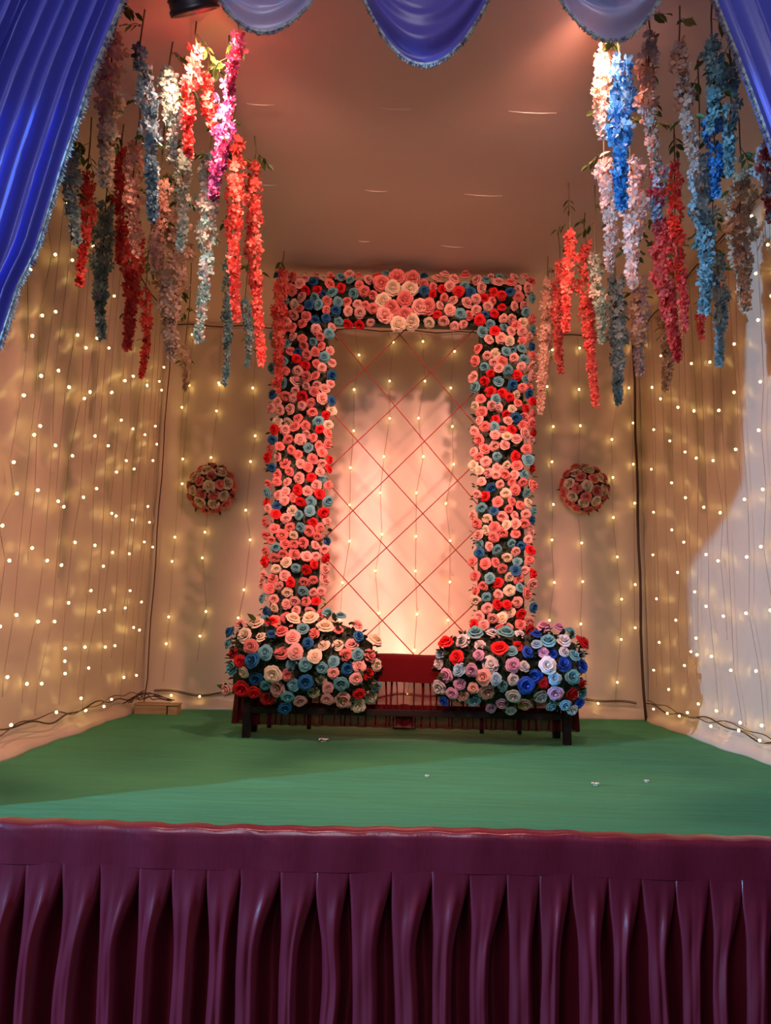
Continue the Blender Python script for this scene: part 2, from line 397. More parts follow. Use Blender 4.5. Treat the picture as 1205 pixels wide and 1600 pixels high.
# uplight on the floor behind the table, washing the back wall
def uplight(loc, target, color, power, label):
    root = empty('floor_uplight', loc, label, 'spotlight')
    d = (Vector(target)-Vector(loc)).normalized(); mt = Matrix.Translation((0, 0, 0.10)) @ d.to_track_quat('Z', 'Y').to_matrix().to_4x4()
    m = MB(); m.lathe([(0.0,-0.075),(0.05,-0.07),(0.075,-0.04),(0.08,0.05),(0.086,0.052),(0.086,0.065),(0.076,0.065),(0.074,0.03)], 24, mt); m.build('housing', 'blackmetal', root, True)
    m = MB(); m.lathe([(0.0,0.028),(0.074,0.032)], 20, mt); m.build('lens', 'lens_p', root, True)
    m = MB()
    for sx in (-1, 1): m.bbox((sx*0.095-0.006, -0.02, 0.0), (sx*0.095+0.006, 0.02, 0.11), 0.002)
    m.bbox((-0.10, -0.06, 0.0), (0.10, 0.06, 0.008), 0.002); m.build('bracket', 'blackmetal', root)
    spot('uplight_beam', Vector(loc)+Vector((0, 0, 0.10))+d*0.09, target, power, color, 118, 1.0, 0.06)
uplight((0.26, 6.66, 0.0), (0.26, 7.67, 1.20), (1.0, 0.34, 0.25), 105, 'small black uplight on the floor behind the low table')

# ------------------------------------------------------------------ roses
def rose_mesh(mname, seed, dense=False):
    rnd = random.Random(seed); m = MB()
    layers = [(5, 1.0, 0.30, 0.80, 0.30), (5, 0.76, 0.52, 0.80, 0.24), (4, 0.50, 0.66, 0.95, 0.16), (3, 0.27, 0.70, 1.25, 0.06)]
    if dense: layers = [(6, 1.0, 0.30, 0.68, 0.30), (6, 0.86, 0.50, 0.68, 0.30), (5, 0.66, 0.62, 0.80, 0.22), (5, 0.46, 0.68, 0.82, 0.16), (3, 0.24, 0.70, 1.25, 0.05)]
    for li, (n, ro, h, hw, rb) in enumerate(layers):
        a0 = rnd.uniform(0, 6)
        for k in range(n):
            a = a0 + 2*PI*k/n + rnd.uniform(-0.12, 0.12); rs = ro*rnd.uniform(0.90, 1.08); hh = h*rnd.uniform(0.88, 1.1)
            vs = []
            for j in range(4):
                v = j/3
                for i in range(4):
                    u = i/3*2-1
                    ang = a + u*hw*(0.75+0.35*math.sin(PI*v*0.75))
                    edge = 1 - 0.16*abs(u)**2*v
                    r = rb + (rs*edge-rb)*(v**0.75)
                    z = -0.12 + hh*(math.sin(v*PI*0.62)) + 0.12*v - (0.16*v**3 if li < 2 else -0.02) - 0.05*(u*u)*v*(1 if li < 2 else 0) + rnd.uniform(-0.03, 0.03)*v
                    vs.append((r*math.cos(ang), r*math.sin(ang), z))
            fs = [(j*4+i, j*4+i+1, (j+1)*4+i+1, (j+1)*4+i) for j in range(3) for i in range(3)]
            m.add(vs, fs)
    # bud and calyx
    m.lathe([(0.0, 0.80), (0.10, 0.76), (0.16, 0.55), (0.14, 0.2)], 7)
    m.lathe([(0.34, 0.02), (0.2, -0.16), (0.0, -0.22)], 7)
    return m
ROSEM = {}
def get_rose(color, var, dense=False):
    key = (color, var, dense)
    if key not in ROSEM: ROSEM[key] = rose_mesh('r', var*7+3, dense).mesh('rose_'+color, 'rose_'+color, True)
    return ROSEM[key]
def orient(normal, spin):
    return Vector(normal).normalized().to_track_quat('Z', 'Y') @ Quaternion((0, 0, 1), spin)
def put_rose(parent, p, n, r, color, rnd, dense=False, name='rose'):
    o = link(name, get_rose(color, rnd.randrange(3), dense), parent)
    o.location = p; o.rotation_mode = 'QUATERNION'; o.rotation_quaternion = orient(n, rnd.uniform(0, 6.28))
    o.scale = (r, r, r*rnd.uniform(0.9, 1.15)); return o
def bake_rose(mb, p, n, r, rnd, rm):
    mt = Matrix.Translation(p) @ orient(n, rnd.uniform(0, 6.28)).to_matrix().to_4x4() @ Matrix.Scale(r, 4)
    mb.add([mt @ Vector(v) for v in rm.v], rm.f)
def pick(rnd, table):
    t = rnd.random()*sum(w for _, w in table)
    for c, w in table:
        t -= w
        if t <= 0: return c
    return table[-1][0]
LEAFV = [(0,0,0),(0.22,0.30,0.05),(0,0.32,-0.02),(-0.22,0.30,0.05),(0.20,0.66,0.03),(0,0.68,-0.05),(-0.20,0.66,0.03),(0,1.0,-0.12)]
LEAFF = [(0,1,2),(0,2,3),(1,4,5,2),(2,5,6,3),(4,7,5),(5,7,6)]
def leaf_to(mb, p, direction, spin, size):
    d = Vector(direction).normalized(); q = d.to_track_quat('Y', 'Z') @ Quaternion((0, 1, 0), spin)
    mb.add([Vector(p) + q @ (Vector(v)*size) for v in LEAFV], LEAFF)

# ------------------------------------------------------------------ flower arch
AY = 6.42
rnd = random.Random(21)
arch = empty('flower_arch', (0.17, AY, 0.0), 'tall rectangular arch covered with pink, red and blue roses', 'flower arch')
# outline in x, z: left column, right column, beam
ARX0, ARX1, AIX0, AIX1, AZB, AZT = -0.985, 1.330, -0.450, 0.810, 3.55, 4.03
def skew(x, z): return z + 0.024*(x-0.17)*min(1, z/4)
def shiftx(x, z):  # columns spread slightly towards the floor
    return x + (0.0)
m = MB()
for a, b in (((ARX0+0.06, 6.40, 0.70), (AIX0-0.06, 6.50, AZB+0.2)), ((AIX1+0.06, 6.40, 0.70), (ARX1-0.06, 6.50, AZB+0.2)), ((ARX0+0.04, 6.40, AZB+0.04), (ARX1-0.04, 6.50, AZT-0.01))):
    m.bbox(a, b, 0.02)
for xx in (ARX0+0.10, AIX0-0.10, AIX1+0.10, ARX1-0.10):
    m.bbox((xx-0.018, 6.432, 0.0), (xx+0.018, 6.468, 0.72), 0.004)
m.v = [local(arch, p) for p in m.v]; m.build('frame', 'darkleaf', arch)
def in_arch(x, z):
    return ARX0 < x < ARX1 and 0.72 < z < AZT and (x < AIX0 or x > AIX1 or z > AZB)
def arch_surface(x, z):
    # distance to the nearest free edge decides how far the flowers bulge forward
    d = []
    if z > AZB: d += [AZT - z, min(x-ARX0, ARX1-x)] + ([z-AZB] if AIX0 < x < AIX1 else [])
    if x < AIX0: d += [x-ARX0] + ([AIX0-x] if z < AZB else [])
    if x > AIX1: d += [ARX1-x] + ([x-AIX1] if z < AZB else [])
    e = max(0.0, min(d)); t = min(1, e/0.16)
    return AY - 0.06 - 0.085*math.sqrt(1-(1-t)**2), t
pts = []
# the large cluster in the middle of the beam
BIG = [(0.22,3.86,'coral'),(0.05,3.94,'pink'),(0.39,3.93,'pink'),(0.02,3.72,'cream'),(0.12,3.99,'coral')]
big = [(586,472),(614,451),(637,450),(631,466),(612,480),(634,489)]
bigpts = [(0.176,3.762,'coral'),(0.054,3.678,'coral'),(0.180,3.610,'coral'),(0.065,3.863,'cream'),(0.221,3.863,'cream'),(0.104,3.969,'coral'),(0.242,3.953,'coral'),(-0.035,3.908,'coral'),(-0.019,3.736,'cream'),(0.307,3.693,'pink'),(0.122,3.521,'cream'),(0.242,3.548,'cream'),(0.379,3.696,'coral'),(-0.001,3.605,'pink')]
tries = 0
while tries < 60000 and len(pts) < 900:
    tries += 1
    x = rnd.uniform(ARX0, ARX1); z = rnd.uniform(0.4, AZT)
    if not in_arch(x, z): continue
    if any((x-a)**2+(z-b)**2 < 0.105**2 for a, b, _ in bigpts): continue
    r = rnd.uniform(0.045, 0.060)
    ok = True
    for q in pts:
        if abs(q[0]-x) < 0.11 and abs(q[1]-z) < 0.11 and (q[0]-x)**2+(q[1]-z)**2 < (0.71*(q[2]+r))**2: ok = False; break
    if ok: pts.append((x, z, r))
ARCHT = [('coral', 0.29), ('pink', 0.27), ('red', 0.13), ('aqua', 0.15), ('blue', 0.08), ('cream', 0.08)]
pts.sort(key=lambda t: -t[2])
rest = {}
leaf = MB()
BASE = {k: rose_mesh('r', k*7+3) for k in range(3)}
for i, (x, z, r) in enumerate(pts):
    y, t = arch_surface(x, z)
    cxn = 0
    nx = (rnd.uniform(-0.6, 0.6)); nz = rnd.uniform(-0.8, 0.4)
    if t < 0.8:
        ex = (x - (ARX0+AIX0)/2)/0.27 if x < AIX0+0.02 else ((x-(AIX1+ARX1)/2)/0.26 if x > AIX1-0.02 else 0)
        nx += 0.9*ex*(1-t); nz += (0.7*(1-t) if z > AZT-0.12 else (-0.8*(1-t) if z < AZB+0.12 and AIX0 < x < AIX1 else 0))
    n = (nx, -1, nz)
    p = local(arch, (x, y + rnd.uniform(-0.05, 0.015), skew(x, z)))
    c = pick(rnd, ARCHT)
    if i < 300-len(bigpts): put_rose(arch, p, n, r, c, rnd)
    else: bake_rose(rest.setdefault(c, MB()), p, n, r, rnd, BASE[rnd.randrange(3)])
for x, z, c in bigpts:
    put_rose(arch, local(arch, (x, AY-0.185, z)), (rnd.uniform(-0.15, 0.15), -1, rnd.uniform(-0.4, -0.1)), 0.082, c, rnd, True)
allm = MB()
for c, mb in rest.items():
    o = mb.build('small_roses', 'rose_'+c, arch, True); tag(o, kind='stuff')
for i in range(4200):
    x = rnd.uniform(ARX0-0.02, ARX1+0.02); z = rnd.uniform(0.3, AZT)
    if not in_arch(x, z): continue
    y, t = arch_surface(x, z)
    ox = 0
    if t < 0.3: ox = 1 if (x > ARX1-0.1 or (AIX0-0.1 < x < AIX0)) else -1
    leaf_to(leaf, local(arch, (x, y+0.015, skew(x, z))), (rnd.uniform(-0.8, 0.8)+ox*0.9, -0.45, rnd.uniform(-0.8, 0.6)), rnd.uniform(-1, 1), rnd.uniform(0.035, 0.06))
tag(leaf.build('foliage', 'darkleaf', arch), kind='stuff')
# red lattice cords strung across the opening
for k, b in [(-1.185,2.968),(-1.077,2.27),(-1.052,1.623),(-1.03,0.973),(-1.197,3.672),(1.051,3.358),(1.035,2.723),(1.039,2.119),(0.992,1.488),(0.998,0.878),(0.932,0.298)]:
    pts_ = []
    # clip the line to the opening (ends hidden behind the roses)
    for x in (AIX0-0.06, AIX1+0.06):
        z = k*x+b
        pts_.append((x, z))
    (xa, za), (xb, zb) = pts_
    def clip(x, z, x2, z2):
        if z > AZB+0.06: x = (AZB+0.06-b)/k; z = AZB+0.06
        if z < 0.64: x = (0.64-b)/k; z = 0.64
        return x, z
    xa, za = clip(xa, za, xb, zb); xb, zb = clip(xb, zb, xa, za)
    m = MB(); n = 14
    m.tube([local(arch, (xa+(xb-xa)*i/n, AY+0.012*(1 if k > 0 else -1), za+(zb-za)*i/n-0.006*math.sin(PI*i/n))) for i in range(n+1)], 0.0046, 6)
    tag(m.build('lattice_cord', 'cord', arch, True), 'thin red cord')

# ------------------------------------------------------------------ bench table with cloth
TX0, TX1, TY0, TY1, TZ = -1.06, 1.57, 5.89, 6.30, 0.640
tb = empty('low_table', (0.26, 6.1, 0.0), 'long low dark wooden table in front of the flower arch', 'table')
m = MB(); m.bbox((TX0-0.26, TY0-6.1, TZ-0.045), (TX1-0.26, TY1-6.1, TZ), 0.006); m.build('table_top', 'darkwood', tb)
for x in (-0.985, 1.495):
    for y in (TY0+0.02, TY1-0.05):
        m = MB(); m.bbox((x-0.03-0.26, y-0.03-6.1, 0.0), (x+0.03-0.26, y+0.03-6.1, TZ-0.045), 0.004); m.build('leg', 'darkwood', tb)
for y in (TY0+0.02, TY1-0.05):
    m = MB(); m.bbox((-0.96-0.26, y-0.018-6.1, 0.185), (1.47-0.26, y+0.018-6.1, 0.235), 0.004); m.build('rail', 'darkwood', tb)
for y in (TY0+0.02, TY1-0.05):
    m = MB(); m.bbox((-0.96-0.26, y-0.015-6.1, TZ-0.13), (1.47-0.26, y+0.015-6.1, TZ-0.045), 0.004); m.build('apron', 'darkwood', tb)
for x in (-0.56, 1.02):
    m = MB(); m.bbox((x-0.025-0.26, TY0+0.02-6.1-0.012, 0.235), (x+0.025-0.26, TY0+0.02-6.1+0.012, TZ-0.13), 0.004); m.build('upright', 'darkwood', tb)
cl = empty('table_cloth', (0.26, 6.1, TZ), 'dark red cloth with a sheer pleated skirt covering the low table', 'tablecloth')
m = MB()
def clothfn(u, v):
    x = TX0-0.015 + (TX1-TX0+0.03)*u
    prof = [(TY1+0.01, TZ+0.006), (TY0+0.05, TZ+0.008), (TY0-0.008, TZ+0.007), (TY0-0.020, TZ-0.004), (TY0-0.022, TZ-0.10), (TY0-0.022, TZ-0.195)]
    t = v*(len(prof)-1); i = min(int(t), len(prof)-2); f = t-i
    y = prof[i][0]*(1-f)+prof[i+1][0]*f; z = prof[i][1]*(1-f)+prof[i+1][1]*f
    y += (0.006*math.sin(x*17)+0.004*math.sin(x*41))*max(0, v-0.55)*2
    z += 0.003*math.sin(x*11)
    return local(cl, (x, y, z))
m.grid(clothfn, 150, 25); m.build('top_cloth', 'redcloth', cl, True)
m = MB(); rn = random.Random(4)
phs = [rn.uniform(0, 6) for _ in range(6)]
def sheerfn(u, v):
    # front run plus both short sides
    L0 = 0.34; Lf = TX1-TX0+0.02; tot = Lf+2*L0; s = u*tot
    z = TZ-0.06 - (TZ-0.06-0.092)*v
    pl_ = (0.016*math.sin(s*62+1.5*math.sin(s*7+phs[0]))+0.010*math.sin(s*37+phs[1]))*sm(v*3)
    fl = 0.05*v
    if s < L0: return local(cl, (TX0-0.005-fl*0.6+pl_, TY0+0.05+(L0-s)*0.9, z))
    if s > L0+Lf: return local(cl, (TX1+0.005+fl*0.6+pl_, TY0+0.05+(s-L0-Lf)*0.9, z))
    return local(cl, (TX0-0.01+(s-L0), TY0+0.058+pl_, z))
m.grid(sheerfn, 620, 14); m.build('sheer_skirt', 'sheer', cl, True)
# dark gathered ribbons of the skirt
for k in range(46):
    x = TX0+0.03 + (TX1-TX0-0.06)*((k+rn.uniform(0.05, 0.95))/46)
    m = MB(); n = 10; wv = rn.uniform(0.005, 0.011); ln = rn.uniform(0.395, 0.41); ph_ = rn.uniform(0, 6)
    m.tube([local(cl, (x+0.008*math.sin(3*i/n+ph_), TY0+0.036-0.004*i/n, TZ-0.13-ln*i/n)) for i in range(n+1)], [wv*(1-0.3*i/n) for i in range(n+1)], 5)
    m.build('gather', 'redcloth', cl, True)

# ------------------------------------------------------------------ flower mounds on the table front
def mound(x0, x1, zc, label, table, seed, topfn):
    rd = random.Random(seed); cx = (x0+x1)/2
    root = empty('flower_mound', (cx, 5.80, 0.20), label, 'flower arrangement', 'flower mounds on the table')
    hw = (x1-x0)/2-0.06
    def surf(t, s):   # t -1..1 along x, s 0..1 bottom to top
        zt = topfn(t) - 0.09*max(0, abs(t)-0.72)/0.28; z0 = 0.31 + 0.04*math.sin(7*t+seed) + 0.06*abs(t)**4; z = z0 + (zt-z0)*s
        e = max(0.0, 1-abs(t)**3.6)**0.5; prof = math.sin(PI*(0.10+0.80*s))**0.7
        y = TY0 - 0.05 - 0.22*e*prof
        return (cx+hw*t*1.02, y, z)
    pl2 = []; tr = 0
    while tr < 9000 and len(pl2) < 150:
        tr += 1
        t = rd.uniform(-1.03, 1.03); s = rd.uniform(-0.04, 1.06); p = surf(t, s); r = rd.uniform(0.046, 0.074)
        if all((p[0]-q[0])**2+(p[2]-q[2])**2 > (0.76*(r+q[3]))**2 for q in pl2): pl2.append((*p, r, t, s))
    m = MB()
    m.grid(lambda u, v: local(root, (lambda p: (p[0], min(p[1]+0.075, TY0-0.03), p[2]))(surf((u*2-1)*0.96, v*0.96))), 24, 10)
    m.build('foam_base', 'darkleaf', root, True)
    for x, y, z, r, t, s in pl2:
        n = (0.75*t**3 + rd.uniform(-0.3, 0.3), -1 + 0.4*s*s, (s-0.42)*1.3 + rd.uniform(-0.3, 0.3))
        put_rose(root, local(root, (x, y-0.03+rd.uniform(-0.05, 0.05), z)), n, r, pick(rd, table(t)), rd)
    # stray flowers at the upper rim
    lf = MB()
    for i in range(520):
        t = rd.uniform(-1.02, 1.02); s = rd.uniform(0, 1); p = surf(max(-1, min(1, t)), s)
        leaf_to(lf, local(root, (p[0], p[1]+0.02, p[2])), (rd.uniform(-0.8, 0.8)+0.7*t**3, -0.6, rd.uniform(-0.6, 0.7)+(0.5 if s > 0.85 else 0)), rd.uniform(-1, 1), rd.uniform(0.05, 0.085))
    tag(lf.build('foliage', 'darkleaf', root), kind='stuff')
    for i in range(10):
        t = rd.uniform(-1, 1); s = rd.choice([0.02, 0.05, 0.5, 0.95, 0.99]); p = surf(t, s)
        mm = MB(); leaf_to(mm, (0,0,0), (rd.uniform(-0.8, 0.8)+t, -0.5, rd.uniform(-0.5, 0.8)), rd.uniform(-1, 1), rd.uniform(0.08, 0.11))
        o = mm.build('leaf', 'leaf', root); o.location = local(root, (p[0], p[1]-0.04, p[2]))
mound(-1.17, 0.045, 0.5, 'mound of mixed roses on the left half of the table', lambda t: [('cream', 0.26), ('aqua', 0.19), ('red', 0.14), ('pink', 0.18), ('coral', 0.10), ('blue', 0.13)], 31,
      lambda t: 0.90 - 0.05*t*t + 0.03*math.sin(5*t))
mound(0.455, 1.635, 0.5, 'mound of roses tinted blue and lilac by cool light on the right half of the table', lambda t: [('white', 0.24), ('sky', 0.13), ('red', 0.13), ('pink', 0.13 if t < 0.2 else 0.05), ('lilac', 0.17), ('royal', 0.06 if t < 0 else 0.18), ('aqua', 0.10)], 37,  # bluer towards the right: the cool flood light is put into the rose colours
      lambda t: 0.84 + 0.01*math.sin(4*t) + 0.03*t)

# ------------------------------------------------------------------ flower balls on the back wall
def flower_ball(cx, cz, label, seed):
    rd = random.Random(seed); root = empty('flower_ball', (cx, YB-0.05, cz), label, 'flower ball', 'round flower balls on the back wall')
    R = 0.235
    m = MB(); m.lathe([(0.0,-0.13),(0.10,-0.125),(0.18,-0.085),(0.215,-0.03),(0.21,0.03)], 22, Matrix.Rotation(PI/2, 4, 'X') @ Matrix.Scale(-1, 4, (0,0,1)))
    m.build('foam_base', 'darkleaf', root, True)
    def at(th, ph): # th from the front axis
        n = Vector((math.sin(th)*math.cos(ph), -math.cos(th), math.sin(th)*math.sin(ph)))
        return Vector((n.x*R*0.93, n.y*0.145, n.z*R*0.93)), n
    rings = [(0.0, 1, ['cream'], 0.078), (0.50, 5, ['coral'], 0.066), (0.88, 8, ['cream'], 0.072), (1.35, 13, ['coral'], 0.070)]
    for th, n, cs, r in rings:
        p0 = rd.uniform(0, 6)
        for k in range(n):
            p, nn = at(th+rd.uniform(-0.05, 0.05), p0+2*PI*k/n)
            put_rose(root, p, nn, r*rd.uniform(0.92, 1.08), cs[k % len(cs)], rd, True)
    for k in range(26):
        th = rd.choice([0.3, 0.65, 0.65, 1.1, 1.1, 1.5]); p, nn = at(th, rd.uniform(0, 6.28))
        mm = MB(); leaf_to(mm, (0,0,0), nn*0.55+Vector((rd.uniform(-1,1), -0.25, rd.uniform(-1,1)))*0.6, rd.uniform(-1,1), rd.uniform(0.07, 0.10))
        o = mm.build('leaf', 'darkleaf', root); o.location = p*0.98
flower_ball(-1.755, 2.247, 'round ball of coral and cream roses left of the arch', 51)
flower_ball(2.135, 2.350, 'round ball of coral and cream roses right of the arch', 57)

# ------------------------------------------------------------------ fairy lights
bm_ = MB()
bm_.lathe([(0.0,0.0095),(0.0062,0.0075),(0.0098,0.0),(0.0082,-0.0068),(0.004,-0.0102),(0.0,-0.011)], 8)
BULB = bm_.mesh('bulb', 'bulb', True)
STR = {'L':[[[4.198,2.406]],[[4.524,3.104],[4.636,2.697],[4.606,2.284],[4.564,1.835],[4.644,1.65],[4.506,1.426],[4.633,1.223],[4.601,0.816]],[[4.7,3.59],[4.841,3.375],[4.743,2.885],[4.807,2.485],[4.812,2.485],[4.794,2.072],[4.796,0.889],[4.759,0.503]],[[4.943,3.83],[4.928,2.993],[4.864,2.152],[4.922,1.723],[4.921,1.331]],[[5.111,3.474],[5.058,2.61],[5.055,2.608],[5.119,2.081],[5.161,1.268],[5.11,0.848],[5.03,0.441]],[[5.323,3.411],[5.314,2.979],[5.249,2.553],[5.255,2.551],[5.246,1.701],[5.348,1.678],[5.368,0.85],[5.252,0.425]],[[5.449,3.768],[5.484,2.945],[5.54,2.556],[5.416,2.074],[5.4,1.256]],[[5.556,4.275],[5.679,3.101],[5.636,2.641],[5.634,2.637],[5.683,1.806],[5.6,1.445],[5.582,0.989],[5.594,0.653],[5.606,0.56],[5.63,0.469]],[[5.76,4.139],[5.81,2.329]],[[5.963,3.592],[5.941,3.12],[5.931,1.921],[5.998,1.465],[5.993,1.099],[5.97,0.653]],[[6.089,2.783],[6.083,2.778],[6.107,2.321],[6.22,1.313],[6.207,0.934],[6.082,0.484]],[[6.376,2.984],[6.364,2.979],[6.36,2.615],[6.346,2.144],[6.313,1.775],[6.421,1.769],[6.405,1.447],[6.327,0.951],[6.414,0.641]],[[6.575,3.094],[6.568,3.092],[6.672,2.621],[6.566,2.295],[6.65,0.645]],[[6.91,3.46],[6.794,2.267],[6.847,1.795],[6.838,1.477],[6.935,1.142],[6.841,0.98]],[[6.977,3.144],[6.98,3.139],[7.024,2.657],[6.949,0.351]],[[7.247,1.632],[7.119,0.803]],[[7.352,3.308],[7.327,2.826],[7.414,2.659],[7.328,2.468],[7.278,1.99],[7.365,1.843],[7.3,1.048],[7.301,0.777],[7.307,0.346]],[[7.469,3.502],[7.441,3.244],[7.528,1.611]]],'B':[[[-2.273,4.24],[-2.138,3.126],[-2.12,1.732],[-2.13,1.48],[-2.128,0.912],[-2.134,0.642]],[[-2.082,3.943],[-2.076,3.375],[-2.081,3.374],[-2.092,2.563],[-2.081,2.298]],[[-1.763,3.41],[-1.752,3.387],[-1.768,3.097],[-1.796,2.587],[-1.811,1.793],[-1.822,1.525],[-1.752,0.976],[-1.797,0.726]],[[-1.394,3.364],[-1.396,3.361],[-1.343,2.836],[-1.378,2.555],[-1.4,2.035],[-1.339,1.724],[-1.376,1.206],[-1.418,0.919]],[[-0.267,3.764],[-0.308,3.375],[-0.299,2.919],[-0.321,2.517],[-0.317,2.119],[-0.307,1.736],[-0.365,1.305],[-0.381,0.927]],[[0.101,3.921],[0.072,3.481],[0.082,3.066],[0.03,2.647],[-0.001,2.255],[0.03,1.817],[-0.031,1.435],[0.02,1.002]],[[0.423,3.938],[0.451,3.49],[0.389,3.077],[0.449,2.658],[0.381,2.265],[0.385,1.804],[0.386,1.445],[0.41,1.001],[0.388,0.636],[0.327,0.2]],[[0.768,3.835],[0.73,3.423],[0.753,2.995],[0.769,2.583],[0.694,2.161],[0.743,1.768],[0.744,1.339],[0.73,0.948]],[[1.832,3.883],[1.77,3.466],[1.832,3.024],[1.815,2.638],[1.825,2.18],[1.807,1.804],[1.827,1.36],[1.772,0.971]],[[2.129,3.911],[2.114,3.445],[2.117,3.442],[2.123,3.041],[2.078,2.189],[2.117,1.779],[2.121,1.377],[2.095,0.942],[2.138,0.544]],[[2.531,3.346],[2.458,2.899],[2.461,2.486],[2.455,2.057],[2.487,1.643],[2.522,1.206],[2.508,0.796],[2.457,0.365]],[[2.713,3.96],[2.655,3.478],[2.656,3.476],[2.692,3.087],[2.68,2.635],[2.683,2.215],[2.666,1.36],[2.654,0.918]]],'R':[[[4.865,4.031],[4.892,3.63],[4.885,3.238]],[[5.068,4.264],[5.088,3.966],[5.074,3.502],[5.078,3.144],[5.092,2.681],[5.152,2.337],[5.14,1.901],[5.206,1.498],[5.126,1.048],[5.095,0.667],[5.154,0.27]],[[5.445,3.105],[5.406,1.874],[5.415,1.444],[5.468,1.033],[5.363,0.622],[5.322,0.25]],[[5.531,3.567],[5.486,2.728],[5.483,2.727],[5.504,2.28]],[[5.729,4.237],[5.746,2.662],[5.751,2.662],[5.746,0.604],[5.637,0.229]],[[5.867,3.114],[5.887,2.278],[5.804,1.834],[5.879,1.455],[5.83,1.016]],[[6.159,4.058],[6.094,1.924],[6.089,1.526],[6.129,1.101],[6.07,0.697],[6.023,0.272]],[[6.224,3.231],[6.207,2.795],[6.205,2.791],[6.201,2.371],[6.338,1.228],[6.349,0.837],[6.341,0.699]],[[6.428,2.479],[6.456,2.068],[6.462,0.72],[6.355,0.292]],[[6.546,2.928],[6.543,2.926],[6.526,1.678],[6.609,0.594]],[[6.759,2.664],[6.75,2.261],[6.783,1.822],[6.687,1.42],[6.766,0.991]],[[6.839,3.982],[6.908,3.56],[6.95,3.137],[6.949,3.134],[6.985,0.357]],[[7.079,4.095],[7.161,3.324],[7.16,3.321],[7.153,2.88],[7.226,2.055],[7.216,1.2],[7.183,0.782]],[[7.25,2.496],[7.277,1.635],[7.352,0.511]]]}
CB = {'L':[[-2.265,5.879,0.268],[-2.265,5.446,0.212],[-2.265,5.995,0.163],[-2.265,6.386,0.153],[-2.265,6.556,0.194],[-2.265,4.787,0.209]],'B':[[-2.041,7.624,0.135],[-1.757,7.624,0.131],[2.248,7.624,0.155]],'R':[[2.681,7.28,0.147],[2.681,6.94,0.146],[2.681,6.665,0.155],[2.681,6.492,0.204],[2.681,6.046,0.149],[2.681,5.585,0.179],[2.681,5.287,0.152]]}
def wallpoint(side, s, z, off=0.0):
    o_ = 0.022+off
    if side == 'L': return (XL+o_, s, z)
    if side == 'R': return (XR-o_, s, z)
    return (s, YB-o_, z)
LBL = dict(L='curtain of warm fairy lights hanging on the left wall', R='curtain of warm fairy lights hanging on the right wall', B='curtain of warm fairy lights hanging on the back wall')
ZR = 4.05
rf = random.Random(77)
for side in 'LBR':
    s0 = {'L': 3.5, 'R': 3.5, 'B': XL+0.08}[side]; s1 = {'L': YB-0.1, 'R': YB-0.1, 'B': XR-0.08}[side]
    root = empty('fairy_light_curtain', wallpoint(side, (s0+s1)/2, 0.2), LBL[side], 'fairy lights')
    m = MB(); n = 40
    m.tube([local(root, wallpoint(side, s0+(s1-s0)*i/n, ZR+0.012*math.sin(i*1.3))) for i in range(n+1)], 0.007, 6)
    m.build('header_rope', 'cable', root)
    for st in STR[side]:
        st = [b for b in st if b[1] < 4.03]
        if not st: continue
        mean = sum(b[0] for b in st)/len(st)
        top = (mean, ZR)
        path = [top] + [tuple(b) for b in st]
        path.append((st[-1][0]+rf.uniform(-0.02, 0.02), max(0.16, st[-1][1]-rf.uniform(0.05, 0.4)) if st[-1][1] > 0.3 else max(0.12, st[-1][1]-0.03)))
        base_ = local(root, wallpoint(side, mean, ZR))
        pts3 = []
        for (a, za), (b, zb) in zip(path[:-1], path[1:]):
            nseg = max(1, int(abs(za-zb)/0.35))
            for k in range(nseg):
                f = k/nseg; pts3.append(local(root, wallpoint(side, a+(b-a)*f, za+(zb-za)*f, -0.022+0.004*math.sin(9*za))))
        pts3.append(local(root, wallpoint(side, *path[-1], -0.02)))
        m = MB(); m.tube(pts3, 0.0019, 5); strand = m.build('strand', 'wire', root)
        for b in st:
            o = link('bulb', BULB, strand); o.location = local(root, wallpoint(side, b[0], b[1]))
            o.rotation_euler = (rf.uniform(-0.6, 0.6), rf.uniform(-0.6, 0.6), 0)
def base_cable(side, s0, s1, label, seed):
    rd = random.Random(seed); root = empty('light_cable', wallpoint(side, (s0+s1)/2, 0.0), label, 'cable')
    m = MB()
    for rep in range(2):
        n = 60; ph = rd.uniform(0, 6); pts = []
        for i in range(n+1):
            s = s0+(s1-s0)*i/n
            z = 0.17 + 0.022*math.sin(s*4.1+ph) + 0.014*math.sin(s*11+ph*2) + rep*0.012
            pts.append(local(root, wallpoint(side, s, max(0.03, z), 0.012*math.sin(s*6+ph)+0.01)))
        m.tube(pts, 0.006 if rep == 0 else 0.004, 6)
    if side == 'L':   # loose coils piled up in the rear corner
        for rep in range(5):
            a0, a1 = rd.uniform(6.95, 7.15), rd.uniform(7.35, 7.5); n = 26; ph = rd.uniform(0, 6); pts = []
            for i in range(n+1):
                f = i/n; s = a0+(a1-a0)*f
                pts.append(local(root, (XL+0.05+0.32*f*f+0.03*math.sin(9*f+ph), s-0.10*f, 0.115+0.05*math.sin(PI*f)+0.03*math.sin(11*f+ph)*math.sin(PI*f))))
            m.tube(pts, 0.0045, 6)
    m.build('wire', 'cable', root, True)
    for p in CB[side]:
        o = link('bulb', BULB, root); o.location = local(root, p); o.rotation_euler = (rd.uniform(-0.8, 0.8), rd.uniform(-0.8, 0.8), 0)
base_cable('L', 3.6, YB-0.12, 'brown light cable running along the foot of the left wall', 1)
base_cable('B', XL+0.1, XR-0.1, 'brown light cable running along the foot of the back wall', 2)
base_cable('R', 3.6, YB-0.12, 'brown light cable running along the foot of the right wall', 3)

